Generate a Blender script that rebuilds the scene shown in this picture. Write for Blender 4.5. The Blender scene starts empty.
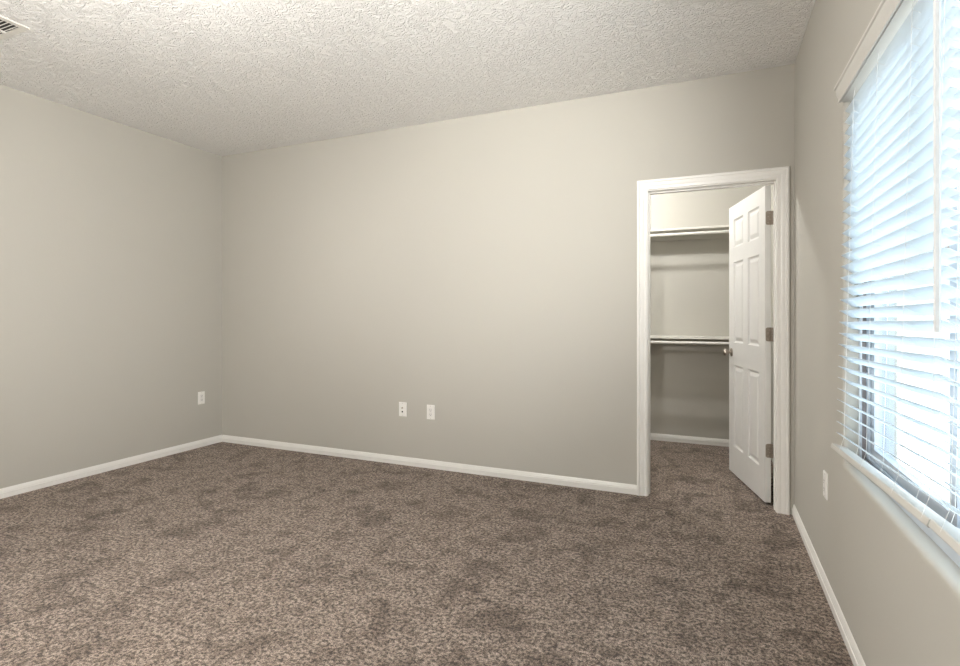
import bpy, bmesh, math, random
from mathutils import Vector, Matrix

random.seed(7)
S = bpy.context.scene
COL = S.collection
R_ = math.radians

# ------------------------------------------------------------------ room measures (metres)
H = 2.74                      # ceiling height
XL, XR = -4.315, 0.467        # left wall, window wall
YB, YR = 3.742, -0.75         # wall with the closet door, wall behind the camera
WT = 0.115                    # partition thickness
YC = 5.45                     # back wall of the closet
XC = -2.25                    # left wall of the closet
CAM_H = 1.2116

# ------------------------------------------------------------------ camera
cam_d = bpy.data.cameras.new('camera')
cam = bpy.data.objects.new('camera', cam_d)
COL.objects.link(cam)
cam.location = (0, 0, CAM_H)
cam.rotation_euler = (R_(90), 0, R_(23.33))
cam_d.sensor_width = 36.0
cam_d.lens = 36.0 * 535.0 / 960.0
cam_d.shift_y = -(333.0 - 315.35) / 960.0
cam_d.clip_start = 0.02
S.camera = cam

# ------------------------------------------------------------------ world, sun, exposure
w = bpy.data.worlds.new('sky')
S.world = w
w.use_nodes = True
bg = w.node_tree.nodes['Background']
bg.inputs[0].default_value = (0.78, 0.89, 1.0, 1)
bg.inputs[1].default_value = 4.2

sun_d = bpy.data.lights.new('sun', 'SUN')
sun_d.energy = 12.0
sun_d.angle = R_(0.6)
sun_d.color = (1.0, 0.968, 0.918)
sun = bpy.data.objects.new('sun', sun_d)
COL.objects.link(sun)
sun.rotation_euler = Vector((0.22, 0.10, -0.95)).to_track_quat('-Z', 'Y').to_euler()

ROOM_FILL = 254.0             # emission of the added, unseen bedroom globe and the closet dome lamp
CLOSET_LAMP = 900.0
FILL_SPOT = 285.0             # watts of the added spot head brightening the long wall
FILL_SPOT_LEFT = 190.0        # and of the added head brightening the left wall

vs = S.view_settings
S.display_settings.display_device = 'sRGB'
vs.view_transform = 'Standard'
vs.look = 'None'
vs.gamma = 1.0
vs.use_curve_mapping = False
vs.exposure = 0.0
S.cycles.use_denoising = True
S.cycles.denoising_prefilter = 'NONE'
S.cycles.max_bounces = 14
S.cycles.diffuse_bounces = 8
S.cycles.transparent_max_bounces = 12
S.cycles.sample_clamp_indirect = 8.0


# ------------------------------------------------------------------ materials
def new_mat(name):
    m = bpy.data.materials.new(name)
    m.use_nodes = True
    nt = m.node_tree
    b = nt.nodes['Principled BSDF']
    return m, nt, b


def rgb(c):
    return (c[0], c[1], c[2], 1)


def plain(name, col, rough=0.5, metal=0.0, var=0.03, scale=30.0, bump=0.0, spec=0.5):
    """a painted / moulded surface with a faint procedural variation"""
    m, nt, b = new_mat(name)
    n = nt.nodes.new('ShaderNodeTexNoise')
    n.inputs['Scale'].default_value = scale
    n.inputs['Detail'].default_value = 4
    tc = nt.nodes.new('ShaderNodeTexCoord')
    nt.links.new(tc.outputs['Object'], n.inputs['Vector'])
    r = nt.nodes.new('ShaderNodeValToRGB')
    r.color_ramp.elements[0].position = 0.3
    r.color_ramp.elements[1].position = 0.7
    r.color_ramp.elements[0].color = rgb([c * (1 - var) for c in col])
    r.color_ramp.elements[1].color = rgb([min(1, c * (1 + var)) for c in col])
    nt.links.new(n.outputs['Fac'], r.inputs['Fac'])
    nt.links.new(r.outputs['Color'], b.inputs['Base Color'])
    b.inputs['Roughness'].default_value = rough
    b.inputs['Metallic'].default_value = metal
    b.inputs['Specular IOR Level'].default_value = spec
    if bump:
        bp = nt.nodes.new('ShaderNodeBump')
        bp.inputs['Strength'].default_value = bump
        bp.inputs['Distance'].default_value = 0.001
        nt.links.new(n.outputs['Fac'], bp.inputs['Height'])
        nt.links.new(bp.outputs['Normal'], b.inputs['Normal'])
    return m


def world_coords(nt):
    g = nt.nodes.new('ShaderNodeNewGeometry')
    return g.outputs['Position']


def wall_paint(name, col):
    m, nt, b = new_mat(name)
    pos = world_coords(nt)
    n = nt.nodes.new('ShaderNodeTexNoise')
    n.inputs['Scale'].default_value = 1.3
    n.inputs['Detail'].default_value = 3
    nt.links.new(pos, n.inputs['Vector'])
    r = nt.nodes.new('ShaderNodeValToRGB')
    r.color_ramp.elements[0].color = rgb([c * 0.975 for c in col])
    r.color_ramp.elements[1].color = rgb([c * 1.025 for c in col])
    nt.links.new(n.outputs['Fac'], r.inputs['Fac'])
    nt.links.new(r.outputs['Color'], b.inputs['Base Color'])
    b.inputs['Roughness'].default_value = 0.72
    b.inputs['Specular IOR Level'].default_value = 0.25
    o = nt.nodes.new('ShaderNodeTexNoise')          # orange-peel roller texture
    o.inputs['Scale'].default_value = 90
    o.inputs['Detail'].default_value = 3
    nt.links.new(pos, o.inputs['Vector'])
    bp = nt.nodes.new('ShaderNodeBump')
    bp.inputs['Strength'].default_value = 0.10
    bp.inputs['Distance'].default_value = 0.004
    nt.links.new(o.outputs['Fac'], bp.inputs['Height'])
    nt.links.new(bp.outputs['Normal'], b.inputs['Normal'])
    return m


def ceiling_mat():
    m, nt, b = new_mat('knockdown_ceiling')
    b.inputs['Base Color'].default_value = (0.94, 0.935, 0.925, 1)
    b.inputs['Roughness'].default_value = 0.85
    b.inputs['Specular IOR Level'].default_value = 0.2
    pos = world_coords(nt)
    def noise(scale, detail, rough, dist):
        n = nt.nodes.new('ShaderNodeTexNoise')
        n.inputs['Scale'].default_value = scale
        n.inputs['Detail'].default_value = detail
        n.inputs['Roughness'].default_value = rough
        n.inputs['Distortion'].default_value = dist
        nt.links.new(pos, n.inputs['Vector'])
        return n.outputs['Fac']

    def math(op, a, b):
        x = nt.nodes.new('ShaderNodeMath')
        x.operation = op
        for k, q in enumerate((a, b)):
            if isinstance(q, float):
                x.inputs[k].default_value = q
            else:
                nt.links.new(q, x.inputs[k])
        return x.outputs[0]
    # stomped plaster: thin crooked ridges over a finer grit
    ridge = math('ABSOLUTE', math('SUBTRACT', noise(17, 3, 0.6, 1.4), 0.5), 0.0)
    rr = nt.nodes.new('ShaderNodeValToRGB')
    rr.color_ramp.elements[0].position = 0.0
    rr.color_ramp.elements[0].color = (1, 1, 1, 1)
    rr.color_ramp.elements[1].position = 0.085
    rr.color_ramp.elements[1].color = (0, 0, 0, 1)
    nt.links.new(ridge, rr.inputs['Fac'])
    grit = math('MULTIPLY', noise(48, 3, 0.6, 0.8), 0.9)
    hgt = math('ADD', rr.outputs['Color'], grit)
    bp = nt.nodes.new('ShaderNodeBump')
    bp.inputs['Strength'].default_value = 0.7
    bp.inputs['Distance'].default_value = 0.011
    nt.links.new(hgt, bp.inputs['Height'])
    nt.links.new(bp.outputs['Normal'], b.inputs['Normal'])
    return m


def carpet_mat():
    m, nt, b = new_mat('taupe_carpet')
    pos = world_coords(nt)

    def noise(scale, detail, rough=0.5, dist=0.0, vec=None):
        n = nt.nodes.new('ShaderNodeTexNoise')
        n.inputs['Scale'].default_value = scale
        n.inputs['Detail'].default_value = detail
        n.inputs['Roughness'].default_value = rough
        n.inputs['Distortion'].default_value = dist
        nt.links.new(vec if vec is not None else pos, n.inputs['Vector'])
        return n.outputs['Fac']

    def ramp(fac, p0, c0, p1, c1):
        r = nt.nodes.new('ShaderNodeValToRGB')
        r.color_ramp.elements[0].position = p0
        r.color_ramp.elements[1].position = p1
        r.color_ramp.elements[0].color = rgb(c0)
        r.color_ramp.elements[1].color = rgb(c1)
        nt.links.new(fac, r.inputs['Fac'])
        return r.outputs['Color']

    def mul(a, c, f=1.0):
        x = nt.nodes.new('ShaderNodeMix')
        x.data_type = 'RGBA'
        x.blend_type = 'MULTIPLY'
        x.inputs['Factor'].default_value = f
        nt.links.new(a, x.inputs['A'])
        nt.links.new(c, x.inputs['B'])
        return x.outputs['Result']

    fine = noise(330, 2, 0.7)
    tuft = noise(66, 4, 0.85)
    clump = noise(16, 4, 0.6, 0.4)
    patch = noise(4.6, 5, 0.66, 0.5)
    base = ramp(fine, 0.36, (0.10, 0.079, 0.065), 0.64, (0.425, 0.343, 0.287))
    c = mul(base, ramp(tuft, 0.43, (0.24, 0.215, 0.195), 0.59, (1.75, 1.74, 1.73)))
    c = mul(c, ramp(clump, 0.38, (0.74, 0.715, 0.695), 0.54, (1.1, 1.1, 1.1)))
    c = mul(c, ramp(patch, 0.38, (0.66, 0.63, 0.605), 0.50, (1.10, 1.10, 1.10)))
    nt.links.new(c, b.inputs['Base Color'])
    b.inputs['Roughness'].default_value = 1.0
    b.inputs['Specular IOR Level'].default_value = 0.05
    b.inputs['Sheen Weight'].default_value = 0.15
    b.inputs['Sheen Roughness'].default_value = 0.6
    add = nt.nodes.new('ShaderNodeMath')
    add.operation = 'ADD'
    nt.links.new(fine, add.inputs[0])
    nt.links.new(tuft, add.inputs[1])
    bp = nt.nodes.new('ShaderNodeBump')
    bp.inputs['Strength'].default_value = 0.8
    bp.inputs['Distance'].default_value = 0.008
    nt.links.new(add.outputs[0], bp.inputs['Height'])
    nt.links.new(bp.outputs['Normal'], b.inputs['Normal'])
    return m


def glass_mat():
    m, nt, b = new_mat('window_glass')
    nt.nodes.remove(b)
    out = nt.nodes['Material Output']
    t = nt.nodes.new('ShaderNodeBsdfTransparent')
    t.inputs[0].default_value = (0.93, 0.96, 0.96, 1)
    g = nt.nodes.new('ShaderNodeBsdfGlossy')
    g.inputs['Roughness'].default_value = 0.02
    lf = nt.nodes.new('ShaderNodeLayerWeight')
    lf.inputs['Blend'].default_value = 0.5
    lw = nt.nodes.new('ShaderNodeMath')
    lw.operation = 'POWER'
    lw.inputs[1].default_value = 5.0
    nt.links.new(lf.outputs['Facing'], lw.inputs[0])
    mx = nt.nodes.new('ShaderNodeMixShader')
    nt.links.new(lw.outputs[0], mx.inputs[0])
    nt.links.new(t.outputs[0], mx.inputs[1])
    nt.links.new(g.outputs[0], mx.inputs[2])
    nt.links.new(mx.outputs[0], out.inputs['Surface'])
    return m


def slat_mat():
    """white vinyl slats that let a little daylight through"""
    m, nt, b = new_mat('blind_vinyl')
    b.inputs['Base Color'].default_value = (0.86, 0.87, 0.87, 1)
    b.inputs['Roughness'].default_value = 0.42
    out = nt.nodes['Material Output']
    tr = nt.nodes.new('ShaderNodeBsdfTranslucent')
    tr.inputs[0].default_value = (0.85, 0.92, 0.97, 1)
    mx = nt.nodes.new('ShaderNodeMixShader')
    mx.inputs[0].default_value = 0.60
    nt.links.new(b.outputs[0], mx.inputs[1])
    nt.links.new(tr.outputs[0], mx.inputs[2])
    nt.links.new(mx.outputs[0], out.inputs['Surface'])
    return m


def lamp_mat(name, col, strength):
    m, nt, b = new_mat(name)
    b.inputs['Base Color'].default_value = (0.9, 0.88, 0.84, 1)
    b.inputs['Emission Color'].default_value = rgb(col)
    b.inputs['Emission Strength'].default_value = strength
    return m


M = {}
M['wall'] = wall_paint('greige_wall_paint', (0.488, 0.472, 0.43))
M['closet_wall'] = M['wall']
M['ceiling'] = ceiling_mat()
M['carpet'] = carpet_mat()
M['trim'] = plain('white_semigloss_trim', (0.82, 0.81, 0.785), 0.34, var=0.015, scale=12)
M['door'] = plain('white_door_paint', (0.70, 0.695, 0.68), 0.36, var=0.015, scale=14)
M['shelf'] = plain('white_melamine_shelf', (0.76, 0.745, 0.70), 0.4, var=0.02)
M['rod'] = plain('white_painted_rod', (0.82, 0.81, 0.78), 0.3, var=0.01)
M['nickel'] = plain('satin_nickel', (0.44, 0.39, 0.34), 0.32, metal=0.9, var=0.05, scale=60)
M['hinge'] = plain('aged_nickel_hinge', (0.33, 0.285, 0.24), 0.45, metal=0.5, var=0.12, scale=90)
M['dark'] = plain('dark_slot', (0.015, 0.014, 0.013), 0.6, var=0.1)
M['screw'] = plain('painted_screw', (0.62, 0.60, 0.56), 0.35, metal=0.3, var=0.05)
M['plate'] = plain('white_plastic_plate', (0.84, 0.83, 0.80), 0.32, var=0.01)
M['insert'] = plain('white_plastic_insert', (0.78, 0.77, 0.75), 0.35, var=0.01)
M['vinyl'] = plain('shade_tinted_vinyl', (0.52, 0.57, 0.63), 0.36, var=0.015)  # white vinyl, with its blue-grey backlit shade put into the colour
M['seal'] = plain('grey_weather_seal', (0.22, 0.20, 0.20), 0.7, var=0.1)
M['glass'] = glass_mat()
M['slat'] = slat_mat()
M['rail'] = plain('white_blind_rail', (0.60, 0.585, 0.55), 0.4, var=0.015)
M['cord'] = plain('white_cord', (0.85, 0.85, 0.84), 0.7, var=0.04, scale=200)
M['wand'] = plain('clear_white_wand', (0.74, 0.75, 0.76), 0.15, var=0.02)
M['vent'] = plain('white_vent_metal', (0.72, 0.70, 0.66), 0.42, var=0.02)
M['vent_dark'] = plain('vent_duct_dark', (0.03, 0.028, 0.025), 0.8, var=0.1)
M['room_fill'] = lamp_mat('fill_globe_glow', (1.0, 0.968, 0.918), ROOM_FILL)
M['lamp_closet'] = lamp_mat('lit_closet_lamp_glass', (1.0, 0.985, 0.945), CLOSET_LAMP)
M['concrete'] = plain('pale_concrete_yard', (0.62, 0.60, 0.57), 0.9, var=0.08, scale=2.0)
M['stucco'] = plain('cream_stucco', (0.74, 0.70, 0.63), 0.9, var=0.05, scale=40, bump=0.3)
M['roof'] = plain('brown_roof_tile', (0.20, 0.15, 0.12), 0.8, var=0.25, scale=18)
M['fascia'] = plain('dark_eave_board', (0.16, 0.13, 0.12), 0.6, var=0.1)
M['pane_dark'] = plain('dark_far_pane', (0.10, 0.12, 0.15), 0.1, var=0.05)


# ------------------------------------------------------------------ mesh helpers
def link(name, verts, faces, mat, parent=None, smooth=False, loc=None, angle=None):
    me = bpy.data.meshes.new(name)
    me.from_pydata([tuple(v) for v in verts], [], faces)
    bm = bmesh.new()
    bm.from_mesh(me)
    bmesh.ops.recalc_face_normals(bm, faces=bm.faces)
    bm.to_mesh(me)
    bm.free()
    if smooth:
        for p in me.polygons:
            p.use_smooth = True
        me.set_sharp_from_angle(angle=R_(angle or 40))
    me.materials.append(mat)
    o = bpy.data.objects.new(name, me)
    COL.objects.link(o)
    if parent:
        o.parent = parent
    if loc:
        o.location = loc
    return o


class MB:
    """collects simple shapes into one mesh"""
    def __init__(self):
        self.v, self.f = [], []

    def add(self, verts, faces):
        n = len(self.v)
        self.v += [tuple(v) for v in verts]
        self.f += [[i + n for i in f] for f in faces]
        return self

    def box(self, a, b):
        x0, y0, z0 = a
        x1, y1, z1 = b
        v = [(x0, y0, z0), (x1, y0, z0), (x1, y1, z0), (x0, y1, z0),
             (x0, y0, z1), (x1, y0, z1), (x1, y1, z1), (x0, y1, z1)]
        return self.add(v, [(0, 3, 2, 1), (4, 5, 6, 7), (0, 1, 5, 4), (1, 2, 6, 5), (2, 3, 7, 6), (3, 0, 4, 7)])

    def tube(self, p, q, r, seg=12):
        p, q = Vector(p), Vector(q)
        d = (q - p).normalized()
        a = d.orthogonal().normalized()
        b = d.cross(a)
        v = []
        for c in (p, q):
            for i in range(seg):
                t = 2 * math.pi * i / seg
                v.append(c + a * r * math.cos(t) + b * r * math.sin(t))
        f = [(i, (i + 1) % seg, seg + (i + 1) % seg, seg + i) for i in range(seg)]
        f += [tuple(range(seg))[::-1], tuple(range(seg, 2 * seg))]
        return self.add(v, f)

    def lathe(self, prof, origin, axis, seg=24):
        """prof: (distance along the axis, radius)"""
        o, d = Vector(origin), Vector(axis).normalized()
        a = d.orthogonal().normalized()
        b = d.cross(a)
        v, f = [], []
        for s, r in prof:
            for i in range(seg):
                t = 2 * math.pi * i / seg
                v.append(o + d * s + (a * math.cos(t) + b * math.sin(t)) * max(r, 1e-5))
        for k in range(len(prof) - 1):
            for i in range(seg):
                j = (i + 1) % seg
                f.append((k * seg + i, k * seg + j, (k + 1) * seg + j, (k + 1) * seg + i))
        f.append(tuple(range(seg))[::-1])
        f.append(tuple(range((len(prof) - 1) * seg, len(prof) * seg)))
        return self.add(v, f)

    def sweep(self, prof, path, frame):
        """prof: closed (u, w) outline; path: points; frame(i) -> (U, W) vectors at the path point"""
        n = len(prof)
        v, f = [], []
        for i, p in enumerate(path):
            U, W = frame(i)
            for u, wv in prof:
                v.append(Vector(p) + Vector(U) * u + Vector(W) * wv)
        for i in range(len(path) - 1):
            for k in range(n):
                l = (k + 1) % n
                f.append((i * n + k, i * n + l, (i + 1) * n + l, (i + 1) * n + k))
        f.append(tuple(range(n))[::-1])
        f.append(tuple(range((len(path) - 1) * n, len(path) * n)))
        return self.add(v, f)

    def build(self, name, mat, parent=None, smooth=False, loc=None, angle=None, bevel=0.0):
        o = link(name, self.v, self.f, mat, parent, smooth, loc, angle)
        if bevel:
            bm = bmesh.new()
            bm.from_mesh(o.data)
            bmesh.ops.bevel(bm, geom=list(bm.edges), offset=bevel, segments=2, affect='EDGES', profile=0.6)
            bm.to_mesh(o.data)
            bm.free()
        return o


def struct(o):
    o['kind'] = 'structure'
    return o


def tag(o, label, cat, group=None):
    o['label'] = label
    o['category'] = cat
    if group:
        o['group'] = group
    return o


def empty(name, loc=(0, 0, 0), rz=0.0):
    o = bpy.data.objects.new(name, None)
    COL.objects.link(o)
    o.location = loc
    o.rotation_euler = (0, 0, rz)
    o.empty_display_size = 0.1
    return o


# ------------------------------------------------------------------ room shell
m = MB()
m.box((XL - 0.2, YR - 0.2, -0.12), (XR, YC + 0.12, 0.0))
struct(m.build('floor', M['carpet']))
m = MB()
m.box((XL - 0.2, YR - 0.2, H), (XR + 0.2, YC + 0.2, H + 0.15))
struct(m.build('ceiling', M['ceiling']))


def holed_wall(name, to3, outer, hole, depth, r, mat):
    """a wall slab with one rectangular opening whose front arris has radius r.
    to3(a, z, d): wall coordinate a, height z, depth d behind the front face -> point"""
    def rect(e, d):
        a0, a1, z0, z1 = hole
        return [to3(a0 - e, z0 - e, d), to3(a1 + e, z0 - e, d), to3(a1 + e, z1 + e, d), to3(a0 - e, z1 + e, d)]
    a0, a1, z0, z1 = outer
    loops = [[to3(a0, z0, depth), to3(a1, z0, depth), to3(a1, z1, depth), to3(a0, z1, depth)],
             [to3(a0, z0, 0), to3(a1, z0, 0), to3(a1, z1, 0), to3(a0, z1, 0)]]
    if r:
        for k in range(7):
            t = math.pi / 2 * k / 6
            loops.append(rect(r * (1 - math.sin(t)), r * (1 - math.cos(t))))
    else:
        loops.append(rect(0, 0))
    loops.append(rect(0, depth))
    v = [p for l in loops for p in l]
    f = []
    n = len(loops)
    for i in range(n):
        j = (i + 1) % n
        for k in range(4):
            l = (k + 1) % 4
            f.append((i * 4 + k, i * 4 + l, j * 4 + l, j * 4 + k))
    return struct(link(name, v, f, mat, smooth=bool(r), angle=35))


# window wall: opening and its rounded drywall return
WY0, WY1, WZ0, WZ1 = 0.405, 2.445, 0.640, 2.075
WDEP = 0.17
holed_wall('wall_right', lambda a, z, d: (XR + d, a, z), (YR - 0.2, YC + 0.12, -0.12, H + 0.02),
           (WY0, WY1, WZ0, WZ1), WDEP, 0.020, M['wall'])
# wall with the closet doorway
DX0, DX1, DZ1 = -0.385, 0.368, 2.046          # clear opening
JT = 0.019
holed_wall('wall_back', lambda a, z, d: (a, YB + d, z), (XL - 0.12, XR, -0.12, H + 0.02),
           (DX0 - JT, DX1 + JT, -0.06, DZ1 + JT), WT, 0.0, M['wall'])
m = MB(); m.box((XL - 0.12, YR - 0.12, -0.12), (XL, YB, H + 0.02))
struct(m.build('wall_left', M['wall']))
m = MB(); m.box((XL, YR - 0.12, -0.12), (XR, YR, H + 0.02))
struct(m.build('wall_rear', M['wall']))
m = MB(); m.box((XC - 0.12, YC, -0.12), (XR, YC + 0.12, H + 0.02))
struct(m.build('wall_closet_back', M['closet_wall']))
m = MB(); m.box((XC - 0.12, YB + WT, -0.12), (XC, YC, H + 0.02))
struct(m.build('wall_closet_left', M['closet_wall']))

# baseboards
BASE = [(0, 0), (0.0125, 0), (0.0125, 0.030), (0.0145, 0.0325), (0.0140, 0.0350), (0.0105, 0.0370), (0.0105, 0.0445),
        (0.0085, 0.0480), (0.0082, 0.0530), (0.0060, 0.0570), (0.0045, 0.0625), (0.0020, 0.0645), (0, 0.0645)]


def baseboard(name, p, q, inward):
    mm = MB()
    mm.sweep(BASE, [p, q], lambda i: (inward, (0, 0, 1)))
    return struct(mm.build(name, M['trim'], smooth=True, angle=28))


baseboard('baseboard_left', (XL, YR, 0), (XL, YB, 0), (1, 0, 0))
baseboard('baseboard_back', (XL + 0.0146, YB, 0), (DX0 - 0.0725, YB, 0), (0, -1, 0))
baseboard('baseboard_right', (XR, YR, 0), (XR, YB, 0), (-1, 0, 0))
baseboard('baseboard_rear', (XL + 0.0146, YR, 0), (XR - 0.0146, YR, 0), (0, 1, 0))
baseboard('baseboard_closet', (XC, YC, 0), (XR, YC, 0), (0, -1, 0))
baseboard('baseboard_closet_left', (XC, YB + WT, 0), (XC, YC - 0.0146, 0), (1, 0, 0))

# moulded casing round the closet doorway
CW = 0.066
CAS = [(0, 0), (0, 0.008), (0.003, 0.0105), (0.016, 0.0115), (0.018, 0.0095), (0.021, 0.0105), (0.030, 0.0145), (0.042, 0.0160),
       (0.0445, 0.0140), (0.047, 0.0150), (0.050, 0.0185), (0.059, 0.0190), (0.0625, 0.0175), (CW, 0.0140), (CW, 0)]
ci0, ci1, ciz = DX0 - 0.006, DX1 + 0.006, DZ1 + 0.006
path = [(ci0, YB, 0), (ci0, YB, ciz), (ci1, YB, ciz), (ci1, YB, 0)]
us = [(-1, 0, 0), (-1, 0, 1), (1, 0, 1), (1, 0, 0)]
m = MB()
m.sweep(CAS, path, lambda i: (us[i], (0, -1, 0)))
struct(m.build('trim_1', M['trim'], smooth=True, angle=25))

# ------------------------------------------------------------------ door_1: jamb, six-panel leaf, hinges, knob
PIN = Vector((DX1 - 0.008, YB + WT + 0.007, 0))
OPEN = -R_(75.4)
door = struct(empty('door_1', (PIN.x, PIN.y, 0)))


def dl(x, y, z):                       # world -> door empty
    return (x - PIN.x, y - PIN.y, z)


m = MB()
y0, y1 = YB - 0.0005, YB + WT + 0.0005
for a, b in (((DX0 - JT, y0, 0), (DX0, y1, DZ1)), ((DX1, y0, 0), (DX1 + JT, y1, DZ1)),
             ((DX0 - JT, y0, DZ1), (DX1 + JT, y1, DZ1 + JT))):
    m.box(dl(*a), dl(*b))
m.build('door_jamb', M['trim'], door)
m = MB()
s0, s1 = YB + 0.040, YB + WT - 0.037
m.box(dl(DX0, s0, 0), dl(DX0 + 0.006, s1, DZ1 - 0.011))
m.box(dl(DX1 - 0.006, s0, 0), dl(DX1, s1, DZ1 - 0.011))
m.box(dl(DX0, s0, DZ1 - 0.011), dl(DX1, s1, DZ1))
m.build('door_stop', M['trim'], door)

LW, LT, LZ0, LZ1 = 0.742, 0.035, 0.018, 2.040
XS = [0.0, 0.108, 0.108 + 0.215, LW - 0.108 - 0.215, LW - 0.108, LW]
ZS = [LZ0, 0.225, 0.838, 1.008, 1.612, 1.722, 1.932, LZ1]
RINGS = [(0.0, 0.0), (0.003, 0.008), (0.010, 0.0125), (0.016, 0.0130), (0.040, 0.0025), (0.043, 0.0020)]


def leaf_face(mm, y, sgn):
    for i in range(5):
        for j in range(7):
            xa, xb, za, zb = XS[i], XS[i + 1], ZS[j], ZS[j + 1]
            if i in (1, 3) and j in (1, 3, 5):
                v = []
                for e, d in RINGS:
                    v += [(-xa - e, y + sgn * d, za + e), (-xb + e, y + sgn * d, za + e),
                          (-xb + e, y + sgn * d, zb - e), (-xa - e, y + sgn * d, zb - e)]
                f = [(k * 4 + a, k * 4 + (a + 1) % 4, k * 4 + 4 + (a + 1) % 4, k * 4 + 4 + a) for k in range(len(RINGS) - 1) for a in range(4)]
                n = len(RINGS) * 4
                f.append((n - 4, n - 3, n - 2, n - 1))
                mm.add(v, f)
            else:
                mm.add([(-xa, y, za), (-xb, y, za), (-xb, y, zb), (-xa, y, zb)], [(0, 1, 2, 3)])


OFFX, YF, YK = 0.004, -0.007 - LT, -0.007          # room face, closet face (leaf closed)
rot = Matrix.Rotation(OPEN, 4, 'Z')
m = MB()
leaf_face(m, YF, 1)
leaf_face(m, YK, -1)
for j in range(7):
    for x in (0.0, -LW):
        m.add([(x, YF, ZS[j]), (x, YK, ZS[j]), (x, YK, ZS[j + 1]), (x, YF, ZS[j + 1])], [(0, 1, 2, 3)])
for i in range(5):
    for z in (LZ0, LZ1):
        m.add([(-XS[i], YF, z), (-XS[i + 1], YF, z), (-XS[i + 1], YK, z), (-XS[i], YK, z)], [(0, 1, 2, 3)])
m.v = [tuple(rot @ Vector((x - OFFX, y, z))) for x, y, z in m.v]
leaf = m.build('door_leaf', M['door'], door)
bm = bmesh.new(); bm.from_mesh(leaf.data)
bmesh.ops.remove_doubles(bm, verts=bm.verts, dist=1e-5)
bmesh.ops.recalc_face_normals(bm, faces=bm.faces)
bm.to_mesh(leaf.data); bm.free()

# hinges: one leaf let into the door edge, one into the jamb, a five-part knuckle on the pin
for hz in (1.833, 1.090, 0.348):
    hh = 0.0445
    kn = MB()
    for k in range(5):
        a = hz - hh + k * 2 * hh / 5 + 0.0006
        kn.tube((0.001, 0.001, a), (0.001, 0.001, a + 2 * hh / 5 - 0.0012), 0.0062, 14)
    hin = kn.build('hinge', M['hinge'], door, smooth=True)
    # leaf on the door edge, rounded corners at the room side
    pts = []
    yi, yo, rr = YF + 0.004, -0.002, 0.012
    for cx_, cz_, t0 in ((yi + rr, hz + hh - rr, 90), (yi + rr, hz - hh + rr, 180)):
        for k in range(7):
            t = R_(t0 + k * 15)
            pts.append((cx_ + rr * math.cos(t), cz_ + rr * math.sin(t)))
    pts += [(yo, hz - hh), (yo, hz + hh)]
    n = len(pts)
    mm = MB()
    vv = [(-OFFX + 0.0, y, z) for y, z in pts] + [(-OFFX + 0.0018, y, z) for y, z in pts]
    ff = [tuple(range(n)), tuple(range(n, 2 * n))] + [(k, (k + 1) % n, n + (k + 1) % n, n + k) for k in range(n)]
    mm.add(vv, ff)
    mm.v = [tuple(rot @ Vector(p)) for p in mm.v]
    mm.build('hinge_plate', M['hinge'], hin)
    mm = MB()
    for dy, dz in ((-0.014, 0.030), (-0.024, 0.010), (-0.014, -0.010), (-0.024, -0.030)):
        mm.tube((-OFFX + 0.0017, dy, hz + dz), (-OFFX + 0.0024, dy, hz + dz), 0.0036, 12)
    mm.v = [tuple(rot @ Vector(p)) for p in mm.v]
    mm.build('hinge_screws', M['nickel'], hin)
    mm = MB()
    mm.box(dl(DX1 - 0.0016, YB + WT - 0.036, hz - hh), dl(DX1 - 0.0002, YB + WT + 0.0, hz + hh))
    mm.build('jamb_plate', M['hinge'], hin)

# knob on each face, latch plate on the free edge
KZ, KX = 0.930, -LW + 0.062 - OFFX
for yy, sg in ((YF, -1), (YK, 1)):
    prof = [(0.010, 0.010), (0.024, 0.0100), (0.028, 0.0150), (0.034, 0.0225), (0.042, 0.0268), (0.050, 0.0270), (0.057, 0.0235),
            (0.0615, 0.0150), (0.063, 0.0040)]
    mm = MB().lathe(prof, (KX, yy, KZ), (0, sg, 0), 28)
    mm.v = [tuple(rot @ Vector(p)) for p in mm.v]
    kb = mm.build('door_knob', M['nickel'], door, smooth=True)
    mm = MB().lathe([(0.0, 0.032), (0.004, 0.032), (0.008, 0.028), (0.011, 0.013)], (KX, yy, KZ), (0, sg, 0), 28)
    mm.v = [tuple(rot @ Vector(p)) for p in mm.v]
    mm.build('rosette', M['nickel'], kb, smooth=True)
mm = MB().box((-LW - OFFX - 0.001, YF + 0.005, KZ - 0.028), (-LW - OFFX + 0.001, YK - 0.005, KZ + 0.028))
mm.v = [tuple(rot @ Vector(p)) for p in mm.v]
mm.build('latch_plate', M['nickel'], door)

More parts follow.
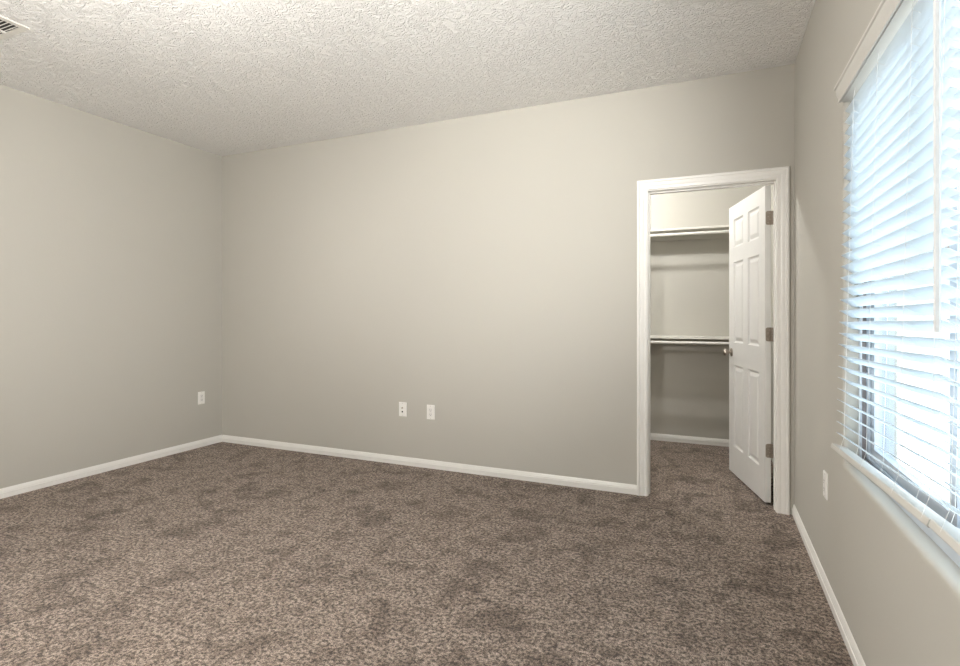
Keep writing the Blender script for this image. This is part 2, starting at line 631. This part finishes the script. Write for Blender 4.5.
# ------------------------------------------------------------------ closet shelves and hanging rods
SH = 0.255
for z, lab, rl in ((2.010, 'upper white closet shelf running along the closet back wall near the top', 'upper white hanging rod just under the higher closet shelf'),
                   (1.017, 'lower white closet shelf running along the closet back wall at half height', 'lower white hanging rod just under the waist-high closet shelf')):
    sh = tag(empty('closet_shelf', ((XC + XR) / 2, YC - SH / 2, z - 0.019)), lab, 'shelf')
    bx, by, bz = sh.location
    mm = MB().box((XC + 0.002 - bx, YC - SH - by, 0), (XR - 0.002 - bx, YC - 0.001 - by, 0.019))
    mm.build('shelf_board', M['shelf'], sh, bevel=0.0015)
    mm = MB().box((XC + 0.002 - bx, YC - 0.019 - by, -0.066), (XR - 0.002 - bx, YC - 0.001 - by, -0.0004))
    mm.build('cleat', M['wall'], sh, bevel=0.0015)
    mm = MB().box((XR - 0.020 - bx, YC - SH - by - 0.085, -0.088), (XR - 0.002 - bx, YC - 0.020 - by, -0.0004))
    mm.build('side_cleat', M['wall'], sh, bevel=0.0015)
    ry, rz = YC - SH - 0.045, (z - 0.019 - 0.046 if z > 1.5 else z - 0.019 - 0.033)
    rd = tag(empty('closet_rod', ((XC + XR) / 2, ry, rz)), rl, 'clothes rod')
    x0, x1 = XC + 0.004 - bx, XR - 0.022 - bx
    MB().tube((x0 + 0.004, 0, 0), (x1 - 0.004, 0, 0), 0.0130, 20).build('rod', M['rod'], rd, smooth=True)
    for xx, sg in ((x0, 1), (x1, -1)):
        MB().lathe([(0, 0.026), (0.004, 0.026), (0.006, 0.021), (0.014, 0.020)], (xx, 0, 0), (sg, 0, 0), 20).build('rod_socket', M['rod'], rd, smooth=True)

# ------------------------------------------------------------------ window_1: three-light vinyl slider with glass
win = struct(empty('window_1', (XR + 0.075, (WY0 + WY1) / 2, WZ0)))
wx, wy, wz = win.location


def wl(x, y, z):
    return (x - wx, y - wy, z - wz)


FX0, FX1 = XR + 0.050, XR + 0.155


def ring(mm, y0, y1, z0, z1, t, x0, x1):
    mm.box(wl(x0, y0, z0), wl(x1, y0 + t, z1))
    mm.box(wl(x0, y1 - t, z0), wl(x1, y1, z1))
    mm.box(wl(x0, y0 + t, z0), wl(x1, y1 - t, z0 + t))
    mm.box(wl(x0, y0 + t, z1 - t), wl(x1, y1 - t, z1))


e = 0.001
mm = MB()
ring(mm, WY0 + e, WY1 - e, WZ0 + e, WZ1 - e, 0.026, FX0, FX1)
ring(mm, WY0 + 0.027, WY1 - 0.027, WZ0 + 0.027, WZ1 - 0.027, 0.012, FX0 + 0.022, FX0 + 0.030)
ring(mm, WY0 + 0.027, WY1 - 0.027, WZ0 + 0.027, WZ1 - 0.027, 0.012, FX0 + 0.058, FX0 + 0.066)
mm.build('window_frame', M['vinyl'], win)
mm = MB()
ring(mm, WY0 + 0.027, WY1 - 0.027, WZ0 + 0.027, WZ1 - 0.027, 0.004, FX0 + 0.006, FX0 + 0.018)
mm.build('weather_seal', M['seal'], win)
ST1, ST2 = 1.678, 1.150
for (a, b, dx) in ((ST1 - 0.028, WY1 - 0.034, 0.032), (ST2 - 0.024, ST1 + 0.024, 0.068), (WY0 + 0.034, ST2 + 0.028, 0.032)):
    mm = MB()
    ring(mm, a, b, WZ0 + 0.034, WZ1 - 0.034, 0.046, FX0 + dx, FX0 + dx + 0.026)
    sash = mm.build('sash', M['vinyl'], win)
    MB().box(wl(FX0 + dx + 0.011, a + 0.044, WZ0 + 0.078), wl(FX0 + dx + 0.015, b - 0.044, WZ1 - 0.078)).build('glass_pane', M['glass'], sash)

# ------------------------------------------------------------------ the two blinds
PITCH, TILT = 0.0425, R_(33)
Z_LOW = 0.748
N_SLAT = 30
XT, XBOT = XR + 0.028, XR - 0.002        # slat centre line: top, bottom (the blind leans out a little)


def slat_x(z):
    t = (z - Z_LOW) / (N_SLAT * PITCH)
    return XBOT + (XT - XBOT) * min(1, max(0, t))


def slat_mesh(length):
    # crowned strip, 50 mm wide, tilted: room edge high, outer edge low
    prof = []
    for s in (1, -1):
        rng = range(9) if s == 1 else range(8, -1, -1)
        for k in rng:
            u = -0.025 + 0.05 * k / 8
            c = 0.0016 * (1 - (u / 0.025) ** 2)
            th = 0.0014 * (1 - 0.5 * abs(u / 0.025) ** 6)
            prof.append((u, c + s * th))
    mm = MB()
    ca, sa = math.cos(TILT), math.sin(TILT)
    mm.sweep(prof, [(0, 0, 0), (0, length, 0)], lambda i: ((ca, 0, -sa), (sa, 0, ca)))
    return mm


def make_blind(y0, y1, dz, n_slat, sag, label, ladders, wand_y):
    # sag: how much higher the bottom rail hangs at its near end (y0) than at its far end
    bl = tag(empty('window_blind', (XR - 0.002, (y0 + y1) / 2, 0.690 + dz)), label, 'window blind', 'slatted blinds in the window')
    ox, oy, oz = bl.location

    def L(x, y, z):
        return (x - ox, y - oy, z - oz)
    # crown-shaped valance
    vp = [(XR - 0.0295, 2.0900), (XR - 0.0300, 2.0850), (XR - 0.0285, 2.0815), (XR - 0.0245, 2.0790), (XR - 0.0235, 2.0700),
          (XR - 0.0215, 2.0560), (XR - 0.0165, 2.0470), (XR - 0.0160, 2.0420), (XR - 0.0165, 2.0340), (XR - 0.0150, 2.0305),
          (XR - 0.0100, 2.0300), (XR - 0.0100, 2.0440), (XR - 0.0140, 2.0600), (XR - 0.0150, 2.0770), (XR - 0.0015, 2.0790), (XR - 0.0015, 2.0900)]
    mm = MB()
    mm.sweep([(p[0] - ox, p[1] - oz) for p in vp], [(0, y0 - oy, 0), (0, y1 - oy, 0)], lambda i: ((1, 0, 0), (0, 0, 1)))
    mm.build('valance', M['rail'], bl, smooth=True, angle=30)
    MB().box(L(XR - 0.008, y0 + 0.003, 2.030), L(XR + 0.046, y1 - 0.003, 2.072)).build('headrail', M['rail'], bl, bevel=0.002)
    # slats
    ln = y1 - y0

    def lift(k, y):
        return sag * max(0.0, 1 - (k + 1) / 15.0) * (y1 - y) / ln
    first = slat_mesh(y1 - y0 - 0.004).build('slat', M['slat'], bl, smooth=True, angle=50)
    for k in range(n_slat):
        z = Z_LOW + dz + k * PITCH
        s = first if k == 0 else first.copy()
        if k:
            COL.objects.link(s)
            s.parent = bl
        s.location = L(slat_x(z) + random.uniform(-0.0008, 0.0008), y0 + 0.002, z + lift(k, y0))
        s.rotation_euler.x = -math.atan(lift(k, y0) / ln)
    # bottom rail
    rz, rx = 0.703 + dz, XBOT - 0.012
    ca, sa = math.cos(R_(16)), math.sin(R_(16))
    rp = [(-0.026, -0.007), (-0.024, -0.0095), (0.024, -0.0095), (0.026, -0.007), (0.026, 0.007), (0.024, 0.0095), (-0.024, 0.0095), (-0.026, 0.007)]
    mm = MB()
    mm.sweep(rp, [L(rx, y0, rz + sag), L(rx, y1, rz)], lambda i: ((ca, 0, -sa), (sa, 0, ca)))
    mm.build('bottom_rail', M['rail'], bl)
    # string ladders: room cord, outer cord and a rung under every slat
    cs, ss = 0.0262 * math.cos(TILT), 0.0262 * math.sin(TILT)
    for ly in ladders:
        mm = MB()
        zs = [Z_LOW + dz + k * PITCH for k in range(n_slat)]
        rl = rz + sag * (y1 - ly) / ln
        zl = [z + lift(k, ly) for k, z in enumerate(zs)]
        for sg in (-1, 1):
            pts = [L(rx + sg * 0.026 * ca, ly, rl - sg * 0.026 * sa)] + [L(slat_x(z) + sg * cs, ly, q - sg * ss) for z, q in zip(zs, zl)] + [L(XT + sg * 0.018, ly, 2.031)]
            for a, b in zip(pts[:-1], pts[1:]):
                mm.tube(a, b, 0.0006, 5)
        for z, q in zip(zs, zl):
            mm.tube(L(slat_x(z) - cs, ly + 0.003, q + ss - 0.0018), L(slat_x(z) + cs, ly + 0.003, q - ss - 0.0018), 0.0005, 4)
        mm.tube(L(rx, ly, rl - 0.012), L(rx, ly, rl - 0.008), 0.006, 12)
        mm.build('ladder_cord', M['cord'], bl)
    if wand_y is not None:
        wxp = XR - 0.058
        MB().lathe([(0, 0.0045), (0.010, 0.0060), (0.80, 0.0060), (0.82, 0.0040), (0.83, 0.002)], L(wxp, wand_y, 1.178), (0, 0, 1), 6).build('tilt_wand', M['wand'], bl)
        mm = MB()
        mm.tube(L(wxp, wand_y, 2.005), L(wxp + 0.012, wand_y, 2.024), 0.0018, 8)
        mm.tube(L(wxp + 0.012, wand_y, 2.024), L(XR - 0.007, wand_y, 2.036), 0.0018, 8)
        mm.build('wand_hook', M['nickel'], bl)
    return bl


make_blind(1.436, 2.441, 0.0, 30, 0.056, 'white slatted window blind hung nearer the closet door, farther half of the window', (2.30, 2.0, 1.69, 1.475), None)
make_blind(0.413, 1.426, 0.060, 29, 0.010, 'white slatted window blind with a long tilt wand, nearer half of the window', (1.368, 1.06, 0.76, 0.47), 1.322)


# ------------------------------------------------------------------ wall plates
def wall_plate(name, loc, rz, label, cat, kind):
    """local frame: plate lies in x-z, faces -y"""
    t = tag(empty(name, loc, rz), label, cat)
    mm = MB()
    prof = [(0.035, 0.0575, 0.0), (0.035, 0.0575, -0.003), (0.0325, 0.055, -0.0055), (0.031, 0.0535, -0.006)]
    v = [p for a, b, y in prof for p in ((-a, y, -b), (a, y, -b), (a, y, b), (-a, y, b))]
    f = [(k * 4 + a, k * 4 + (a + 1) % 4, k * 4 + 4 + (a + 1) % 4, k * 4 + 4 + a) for k in range(3) for a in range(4)]
    f += [(0, 1, 2, 3), (12, 13, 14, 15)]
    mm.add(v, f).build('cover_plate', M['plate'], t)
    if kind == 'outlet':
        ins = MB().box((-0.0165, -0.0078, -0.0335), (0.0165, -0.0055, 0.0335)).build('receptacle', M['insert'], t, bevel=0.0012)
        mm = MB()
        for zc in (0.0185, -0.0165):
            mm.box((-0.0078, -0.0081, zc - 0.003), (-0.0058, -0.0076, zc + 0.005))
            mm.box((0.0058, -0.0081, zc - 0.002), (0.0076, -0.0076, zc + 0.005))
            mm.tube((0, -0.0076, zc - 0.009), (0, -0.0081, zc - 0.009), 0.0024, 10)
        mm.build('slots', M['dark'], ins)
    else:
        ins = MB().lathe([(0, 0.0062), (0.004, 0.0062), (0.004, 0.0046), (0.012, 0.0046), (0.012, 0.0022), (0.009, 0.0020)], (0, -0.006, 0.0125), (0, -1, 0), 14).build('coax_jack', M['hinge'], t)
        ph = MB().box((-0.0095, -0.0085, -0.027), (0.0095, -0.0055, -0.009)).build('phone_jack', M['insert'], t, bevel=0.001)
        MB().box((-0.0062, -0.0089, -0.0245), (0.0062, -0.0084, -0.0120)).build('socket', M['dark'], ph)
    for zc in (0.0485, -0.0485):
        MB().lathe([(0, 0.0034), (0.0008, 0.0034), (0.0014, 0.002)], (0, -0.0058, zc), (0, -1, 0), 12).build('screw', M['screw'], t, smooth=True)
    return t


wall_plate('jack_plate', (-2.296, YB, 0.449), 0, 'white cable and phone jack plate on the long wall, beside an outlet', 'jack plate', 'jack')
wall_plate('wall_outlet', (-2.038, YB, 0.444), 0, 'white wall outlet low on the long wall, beside the jack plate', 'outlet', 'outlet')
wall_plate('wall_outlet', (XL, 3.512, 0.451), R_(90), 'white wall outlet on the far left wall close to the room corner', 'outlet', 'outlet')
wall_plate('wall_outlet', (XR, 2.772, 0.463), R_(-90), 'white wall outlet under the window end, between blind and closet door', 'outlet', 'outlet')

# ------------------------------------------------------------------ ceiling vent
VX0, VX1, VY0, VY1 = -3.660, -3.322, 1.365, 1.665
vent = tag(empty('ceiling_vent', ((VX0 + VX1) / 2, (VY0 + VY1) / 2, H)), 'white louvred air vent set in the textured ceiling', 'air vent')
vx, vy, vz = vent.location
t = 0.030
mm = MB()
for a, b in (((VX0, VY0), (VX1, VY0 + t)), ((VX0, VY1 - t), (VX1, VY1)), ((VX0, VY0 + t), (VX0 + t, VY1 - t)), ((VX1 - t, VY0 + t), (VX1, VY1 - t))):
    mm.box((a[0] - vx, a[1] - vy, -0.008), (b[0] - vx, b[1] - vy, -0.0003))
mm.build('frame', M['vent'], vent)
MB().box((VX0 + t - vx, VY0 + t - vy, -0.0016), (VX1 - t - vx, VY1 - t - vy, -0.0004)).build('duct_opening', M['vent_dark'], vent)
xm = (VX0 + VX1) / 2
MB().box((xm - 0.006 - vx, VY0 + t - vy, -0.011), (xm + 0.006 - vx, VY1 - t - vy, -0.0017)).build('divider', M['vent'], vent)
n = 12
for a, b in ((VX0 + t, xm - 0.006), (xm + 0.006, VX1 - t)):
    for k in range(n):
        y = VY0 + t + (k + 0.5) * (VY1 - VY0 - 2 * t) / n - vy
        mm = MB()
        mm.add([(a - vx, y - 0.0011, -0.0018), (b - vx, y - 0.0011, -0.0018), (b - vx, y - 0.0003, -0.0018), (a - vx, y - 0.0003, -0.0018),
                (a - vx, y + 0.0003, -0.0058), (b - vx, y + 0.0003, -0.0058), (b - vx, y + 0.0011, -0.0058), (a - vx, y + 0.0011, -0.0058)],
               [(0, 1, 2, 3), (4, 5, 6, 7), (0, 1, 5, 4), (1, 2, 6, 5), (2, 3, 7, 6), (3, 0, 4, 7)])
        mm.build('louver', M['vent'], vent)


# ------------------------------------------------------------------ unseen lamps added to light the bedroom; ceiling lamp inside the closet
gl = tag(empty('added_pendant', (-1.80, 0.62, H)), 'unseen globe lamp on a stem, added to light the bedroom', 'ceiling lamp')  # invented globe, out of view, added as the bedroom's general light
MB().lathe([(0.0005, 0.065), (0.016, 0.065), (0.026, 0.05), (0.03, 0.01)], (0, 0, 0), (0, 0, -1), 32).build('canopy', M['nickel'], gl, smooth=True)
MB().tube((0, 0, -0.028), (0, 0, -0.745), 0.008, 14).build('stem', M['nickel'], gl, smooth=True)
MB().lathe([(0.74 + 0.12 - 0.12 * math.cos(k * math.pi / 24), max(0.004, 0.12 * math.sin(k * math.pi / 24))) for k in range(25)], (0, 0, 0), (0, 0, -1), 40).build('added_globe', M['room_fill'], gl, smooth=True)
sp = tag(empty('added_spot', (-0.25, 0.40, H)), 'unseen spotlight with two white heads, added to brighten the bedroom walls', 'ceiling lamp')  # made-up fixture, added for the bright pools on back and left walls
MB().lathe([(0.0005, 0.055), (0.016, 0.055), (0.024, 0.04), (0.028, 0.01)], (0, 0, 0), (0, 0, -1), 24).build('canopy', M['plate'], sp, smooth=True)
MB().tube((0, 0, -0.026), (0, 0, -0.30), 0.008, 12).build('stem', M['plate'], sp, smooth=True)
for dz, target, watts, cone in ((-0.20, (-1.42, YB, 2.12), FILL_SPOT, 64), (-0.32, (XL, 3.05, 1.65), FILL_SPOT_LEFT, 56)):
    c0 = Vector((-0.01, 0.01, dz))
    aim = (Vector(target) - (Vector(sp.location) + c0)).normalized()
    c0 = c0 + aim * 0.085
    head = MB().lathe([(-0.09, 0.012), (-0.085, 0.036), (0.0, 0.044), (0.045, 0.047), (0.045, 0.043), (0.0, 0.040), (-0.01, 0.005)], c0, aim, 24).build('added_spot_head', M['plate'], sp, smooth=True)
    ld = bpy.data.lights.new('added_beam', 'SPOT')
    ld.energy = watts
    ld.color = (1.0, 0.97, 0.92)
    ld.spot_size = R_(cone)
    ld.spot_blend = 1.0
    ld.shadow_soft_size = 0.035
    lo = bpy.data.objects.new('added_beam', ld)
    COL.objects.link(lo)
    lo.parent = sp
    lo.location = c0 + aim * 0.05
    lo.rotation_euler = aim.to_track_quat('-Z', 'Y').to_euler()
cl = tag(empty('bulb_lamp', (-0.92, 4.55, H)), 'small round lit lamp hanging from the closet ceiling behind the doorway', 'ceiling lamp')
MB().lathe([(0.0005, 0.06), (0.014, 0.06), (0.024, 0.045), (0.028, 0.022), (0.19, 0.020), (0.20, 0.018)], (0, 0, 0), (0, 0, -1), 28).build('lamp_holder', M['plate'], cl, smooth=True)
MB().lathe([(0.199 + 0.040 - 0.040 * math.cos(k * math.pi / 20), max(0.003, 0.040 * math.sin(k * math.pi / 20))) for k in range(21)], (0, 0, 0), (0, 0, -1), 32).build('bulb', M['lamp_closet'], cl, smooth=True)

# ------------------------------------------------------------------ outside the window
m = MB(); m.box((XR + WDEP + 0.02, -14, -0.30), (30, 22, -0.16))
struct(m.build('yard_ground', M['concrete']))
hs = tag(empty('neighbour_house', (4.4, 12.0, -0.16)), 'pale stucco house seen across the yard through the blind', 'house')
MB().box((0, -9, 0), (6, 9, 2.55)).build('house_wall', M['stucco'], hs)
MB().add([(-0.5, -9.5, 2.55), (6.5, -9.5, 2.55), (6.5, 9.5, 2.55), (-0.5, 9.5, 2.55), (3, -9.5, 4.3), (3, 9.5, 4.3)],
         [(0, 1, 2, 3), (0, 4, 5, 3), (1, 4, 5, 2), (0, 1, 4), (3, 2, 5)]).build('roof', M['roof'], hs)
MB().box((-0.53, -9.5, 2.42), (-0.501, 9.5, 2.60)).build('fascia', M['fascia'], hs)
for yy in (-5.0, 6.5):
    f_ = MB().box((-0.03, yy - 0.75, 0.9), (-0.001, yy + 0.75, 2.1)).build('house_window', M['vinyl'], hs)
    MB().box((-0.034, yy - 0.68, 0.97), (-0.0305, yy + 0.68, 2.03)).build('pane', M['pane_dark'], f_)
